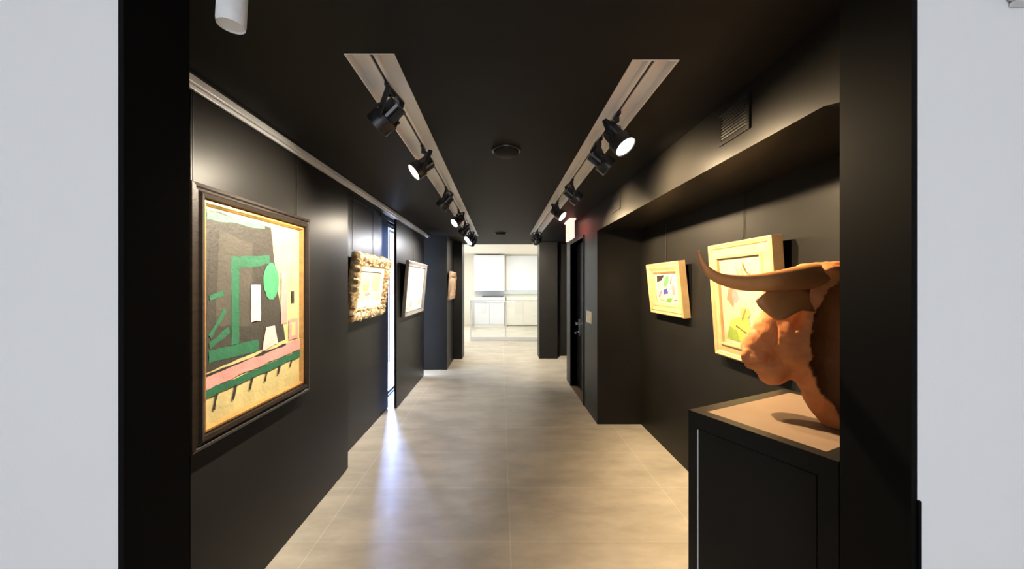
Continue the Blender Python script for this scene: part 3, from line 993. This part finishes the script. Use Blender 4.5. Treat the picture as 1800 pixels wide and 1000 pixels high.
b = 0.046
for a in ((0, CW, -b, 0), (0, CW, -CDp, -CDp + b), (0, b, -CDp + b, -b), (CW - b, CW, -CDp + b, -b)):
    box(bm, *a, CH - 0.004, CH)
link('top_border', bm, M['panel'], t)
bm = bmesh.new(); box(bm, b, CW - b, -CDp + b, -b, CH - 0.004, CH - 0.0005)
k = link('top_board', bm, M['sand'], t)
k['label'] = 'sand coloured board let into the top'

# ------------------------------------------------------------------ bull head sculpture
BO = Vector((1.185, 1.290, CH))
BF = Vector((-0.75, 0.66, 0)).normalized()
BS = Vector((-BF.y, BF.x, 0))                 # towards the photographer's side
if BS.y > 0:
    BS = -BS


def B(f, s, z):
    return BO + BF * f + BS * s + Vector((0, 0, z))


bull = empty('bull_head_sculpture', BO)
tag(bull, 'terracotta bull head with long curved horns standing on the black cabinet', 'sculpture')


def bl(bm, c, r, pitch=0.0):
    """ellipsoid with axes along forward, side, up (pitched down about the side axis)"""
    rot = Matrix((BF, BS, Vector((0, 0, 1)))).transposed().to_4x4()
    ellipsoid(bm, B(*c), r, rot @ Matrix.Rotation(pitch, 4, 'Y'), 24)


bm = bmesh.new()
bl(bm, (0.055, 0, 0.47), (0.120, 0.105, 0.110))                      # cranium
bl(bm, (0.02, 0, 0.545), (0.075, 0.115, 0.035))                       # poll
tube(bm, [B(0.075, 0, 0.46), B(0.130, 0, 0.385), B(0.180, 0, 0.315), B(0.224, 0, 0.255), B(0.248, 0, 0.220)], [0.088, 0.078, 0.066, 0.054, 0.048], 24)   # face
bl(bm, (0.228, 0, 0.205), (0.054, 0.062, 0.046), 0.3)                 # muzzle
bl(bm, (0.172, 0, 0.158), (0.060, 0.050, 0.046), 0.35)                # lower jaw / chin
for s in (-1, 1):
    bl(bm, (0.085, s * 0.042, 0.32), (0.095, 0.050, 0.135), -0.35)    # cheeks
    bl(bm, (0.060, s * 0.062, 0.27), (0.070, 0.036, 0.080), 0.0)      # jaw angle
    bl(bm, (0.125, s * 0.070, 0.425), (0.036, 0.026, 0.028))          # brow
    bl(bm, (0.262, s * 0.034, 0.226), (0.022, 0.024, 0.026))          # nostril wings
tube(bm, [B(0.04, 0, 0.32), B(0.10, 0, 0.235), B(0.165, 0, 0.175)], [0.085, 0.066, 0.048], 20)
tube(bm, [B(-0.03, 0, 0.52), B(-0.04, 0, 0.42), B(-0.03, 0, 0.30), B(0.015, 0, 0.20), B(0.01, 0, 0.10), B(-0.015, 0, 0.03), B(-0.03, 0, -0.03)],
     [0.080, 0.120, 0.125, 0.105, 0.085, 0.065, 0.05], 24)
tube(bm, [B(0.10, 0, 0.24), B(0.062, 0, 0.165), B(0.028, 0, 0.085), B(0.0, 0, 0.02), B(-0.02, 0, -0.03)], [0.062, 0.058, 0.052, 0.046, 0.04], 16)
me = bpy.data.meshes.new('bull_tmp')
bm.to_mesh(me)
bm.free()
tmp = bpy.data.objects.new('bull_tmp', me)
COL.objects.link(tmp)
rm = tmp.modifiers.new('r', 'REMESH')
rm.mode = 'VOXEL'
rm.voxel_size = 0.0065
sm = tmp.modifiers.new('s', 'SMOOTH')
sm.iterations = 16
sm.factor = 0.6
dg = bpy.context.evaluated_depsgraph_get()
me2 = bpy.data.meshes.new_from_object(tmp.evaluated_get(dg))
bpy.data.objects.remove(tmp)
bm = bmesh.new()
bm.from_mesh(me2)


def cutline(z, s):
    pts = [(-0.05, -0.035), (0.0, -0.025), (0.06, -0.01), (0.13, 0.035), (0.22, 0.062), (0.36, 0.055), (0.43, 0.040), (0.50, 0.0), (0.56, -0.035), (0.65, -0.05)]
    for (a, fa), (b2, fb) in zip(pts, pts[1:]):
        if a <= z <= b2:
            c = fa + (fb - fa) * (z - a) / (b2 - a)
            break
    else:
        c = pts[0][1] if z < pts[0][0] else pts[-1][1]
    c -= 0.11 * min(1.0, max(0.0, (0.02 - s) / 0.09)) * min(1.0, max(0.0, z / 0.08))
    return c + 0.012 * noise.noise(Vector((z * 22, s * 10, 1.3))) + 0.006 * noise.noise(Vector((z * 70, s * 30, 4.3)))


kill = []
for v in bm.verts:
    q = v.co - BO
    f, s, z = q.dot(BF), q.dot(BS), q.z
    # carve eyes, nostrils and the mouth line, then roughen the clay
    dsp = 0.0
    sa = abs(s)
    dsp -= 0.016 * math.exp(-(((f - 0.165) / 0.007) ** 2 + ((z - 0.315) / 0.026) ** 2)) * (1 if sa > 0.03 else 0)
    dsp -= 0.026 * math.exp(-(((f - 0.100 + (z - 0.365) * 0.3) / 0.010) ** 2 + ((z - 0.365) / 0.024) ** 2)) * (1 if sa > 0.03 else 0)
    dsp -= 0.006 * math.exp(-((f - 0.215 + (0.30 - z) * 0.7) / 0.008) ** 2) * (1 if sa > 0.03 and 0.2 < z < 0.34 else 0)
    dsp -= 0.014 * math.exp(-(((f - 0.285) / 0.018) ** 2 + ((z - 0.230) / 0.012) ** 2 + ((sa - 0.036) / 0.014) ** 2))
    dsp -= 0.007 * math.exp(-(((z - 0.185 - (0.25 - f) * 0.15) / 0.006) ** 2)) * (1 if f > 0.17 else 0)
    dsp += 0.004 * noise.noise(v.co * 24) + 0.002 * noise.noise(v.co * 70)
    v.co += v.normal * dsp
    if f < cutline(z, s) or z < 0.0:
        kill.append(v)
bmesh.ops.delete(bm, geom=kill, context='VERTS')
for v in bm.verts:
    v.co -= BO
me = bpy.data.meshes.new('head')
bm.to_mesh(me)
bm.free()
me.materials.append(M['terracotta'])
for p in me.polygons:
    p.use_smooth = True
head = bpy.data.objects.new('head', me)
COL.objects.link(head)
head.parent = bull
so = head.modifiers.new('shell', 'SOLIDIFY')
so.thickness = 0.012
so.offset = -1


def catmull(pts, k=6):
    out = []
    P = [pts[0]] + list(pts) + [pts[-1]]
    for i in range(1, len(P) - 2):
        for j in range(k):
            t_ = j / k
            a, b_, c, d_ = P[i - 1], P[i], P[i + 1], P[i + 2]
            out.append(0.5 * ((2 * b_) + (c - a) * t_ + (2 * a - 5 * b_ + 4 * c - d_) * t_ ** 2 + (3 * b_ - a - 3 * c + d_) * t_ ** 3))
    out.append(pts[-1])
    return out


def local_curve(ps):
    return [((p - BO).dot(BF), (p - BO).dot(BS), (p - BO).z) for p in ps]


hp = [PX(1458, 483, 1.285), PX(1425, 486, 1.265), PX(1385, 491, 1.24), PX(1345, 496, 1.215), PX(1303, 497, 1.19), PX(1270, 491, 1.17), PX(1250, 481, 1.155), PX(1238, 468, 1.147), PX(1231, 454, 1.142), PX(1228, 441, 1.14)]
hr = [0.042, 0.044, 0.037, 0.031, 0.0245, 0.0185, 0.0145, 0.0105, 0.007, 0.003]
near = local_curve(hp)
for side in (1, -1):
    ps = [Vector(B(f, s * side * (1 if side > 0 else 0.72), z)) for f, s, z in near]
    rr = [Vector((r, 0, 0)) for r in hr]
    bm = bmesh.new()
    tube(bm, catmull(ps), [v.x for v in catmull(rr)], 20)
    for v in bm.verts:
        v.co += v.normal * 0 + Vector((0, 0, 0.0015 * noise.noise(v.co * 30)))
    h = link('horn', bm, M['horn'], bull, world=True, smooth=True)

# ears: cupped leaves
ear_out = [(1436, 522), (1414, 502), (1385, 501), (1353, 509), (1338, 519), (1330, 529), (1336, 539), (1346, 548), (1357, 557), (1366, 563), (1378, 561), (1392, 553), (1410, 545), (1432, 548)]
for side in (1, -1):
    bm = bmesh.new()
    c = PX(1385, 533, 1.235)
    loops = []
    for k, sc in enumerate((1.0, 0.7, 0.4)):
        lp = []
        for (px, py) in ear_out:
            d = 1.265 - (1432 - px) * 0.00042
            p = PX(px, py, d)
            p = c.lerp(p, sc) + Vector((0.012, 0.020, 0)) * (1 - sc)
            lf, ls, lz = local_curve([p])[0]
            lp.append(bm.verts.new(B(lf, ls * side, lz)))
        loops.append(lp)
    skin_rings(bm, loops, cap=False)
    bm.faces.new(loops[-1])
    e = link('ear', bm, M['horn'], bull, world=True, smooth=True)
    so = e.modifiers.new('thick', 'SOLIDIFY')
    so.thickness = 0.010
    so.offset = 0
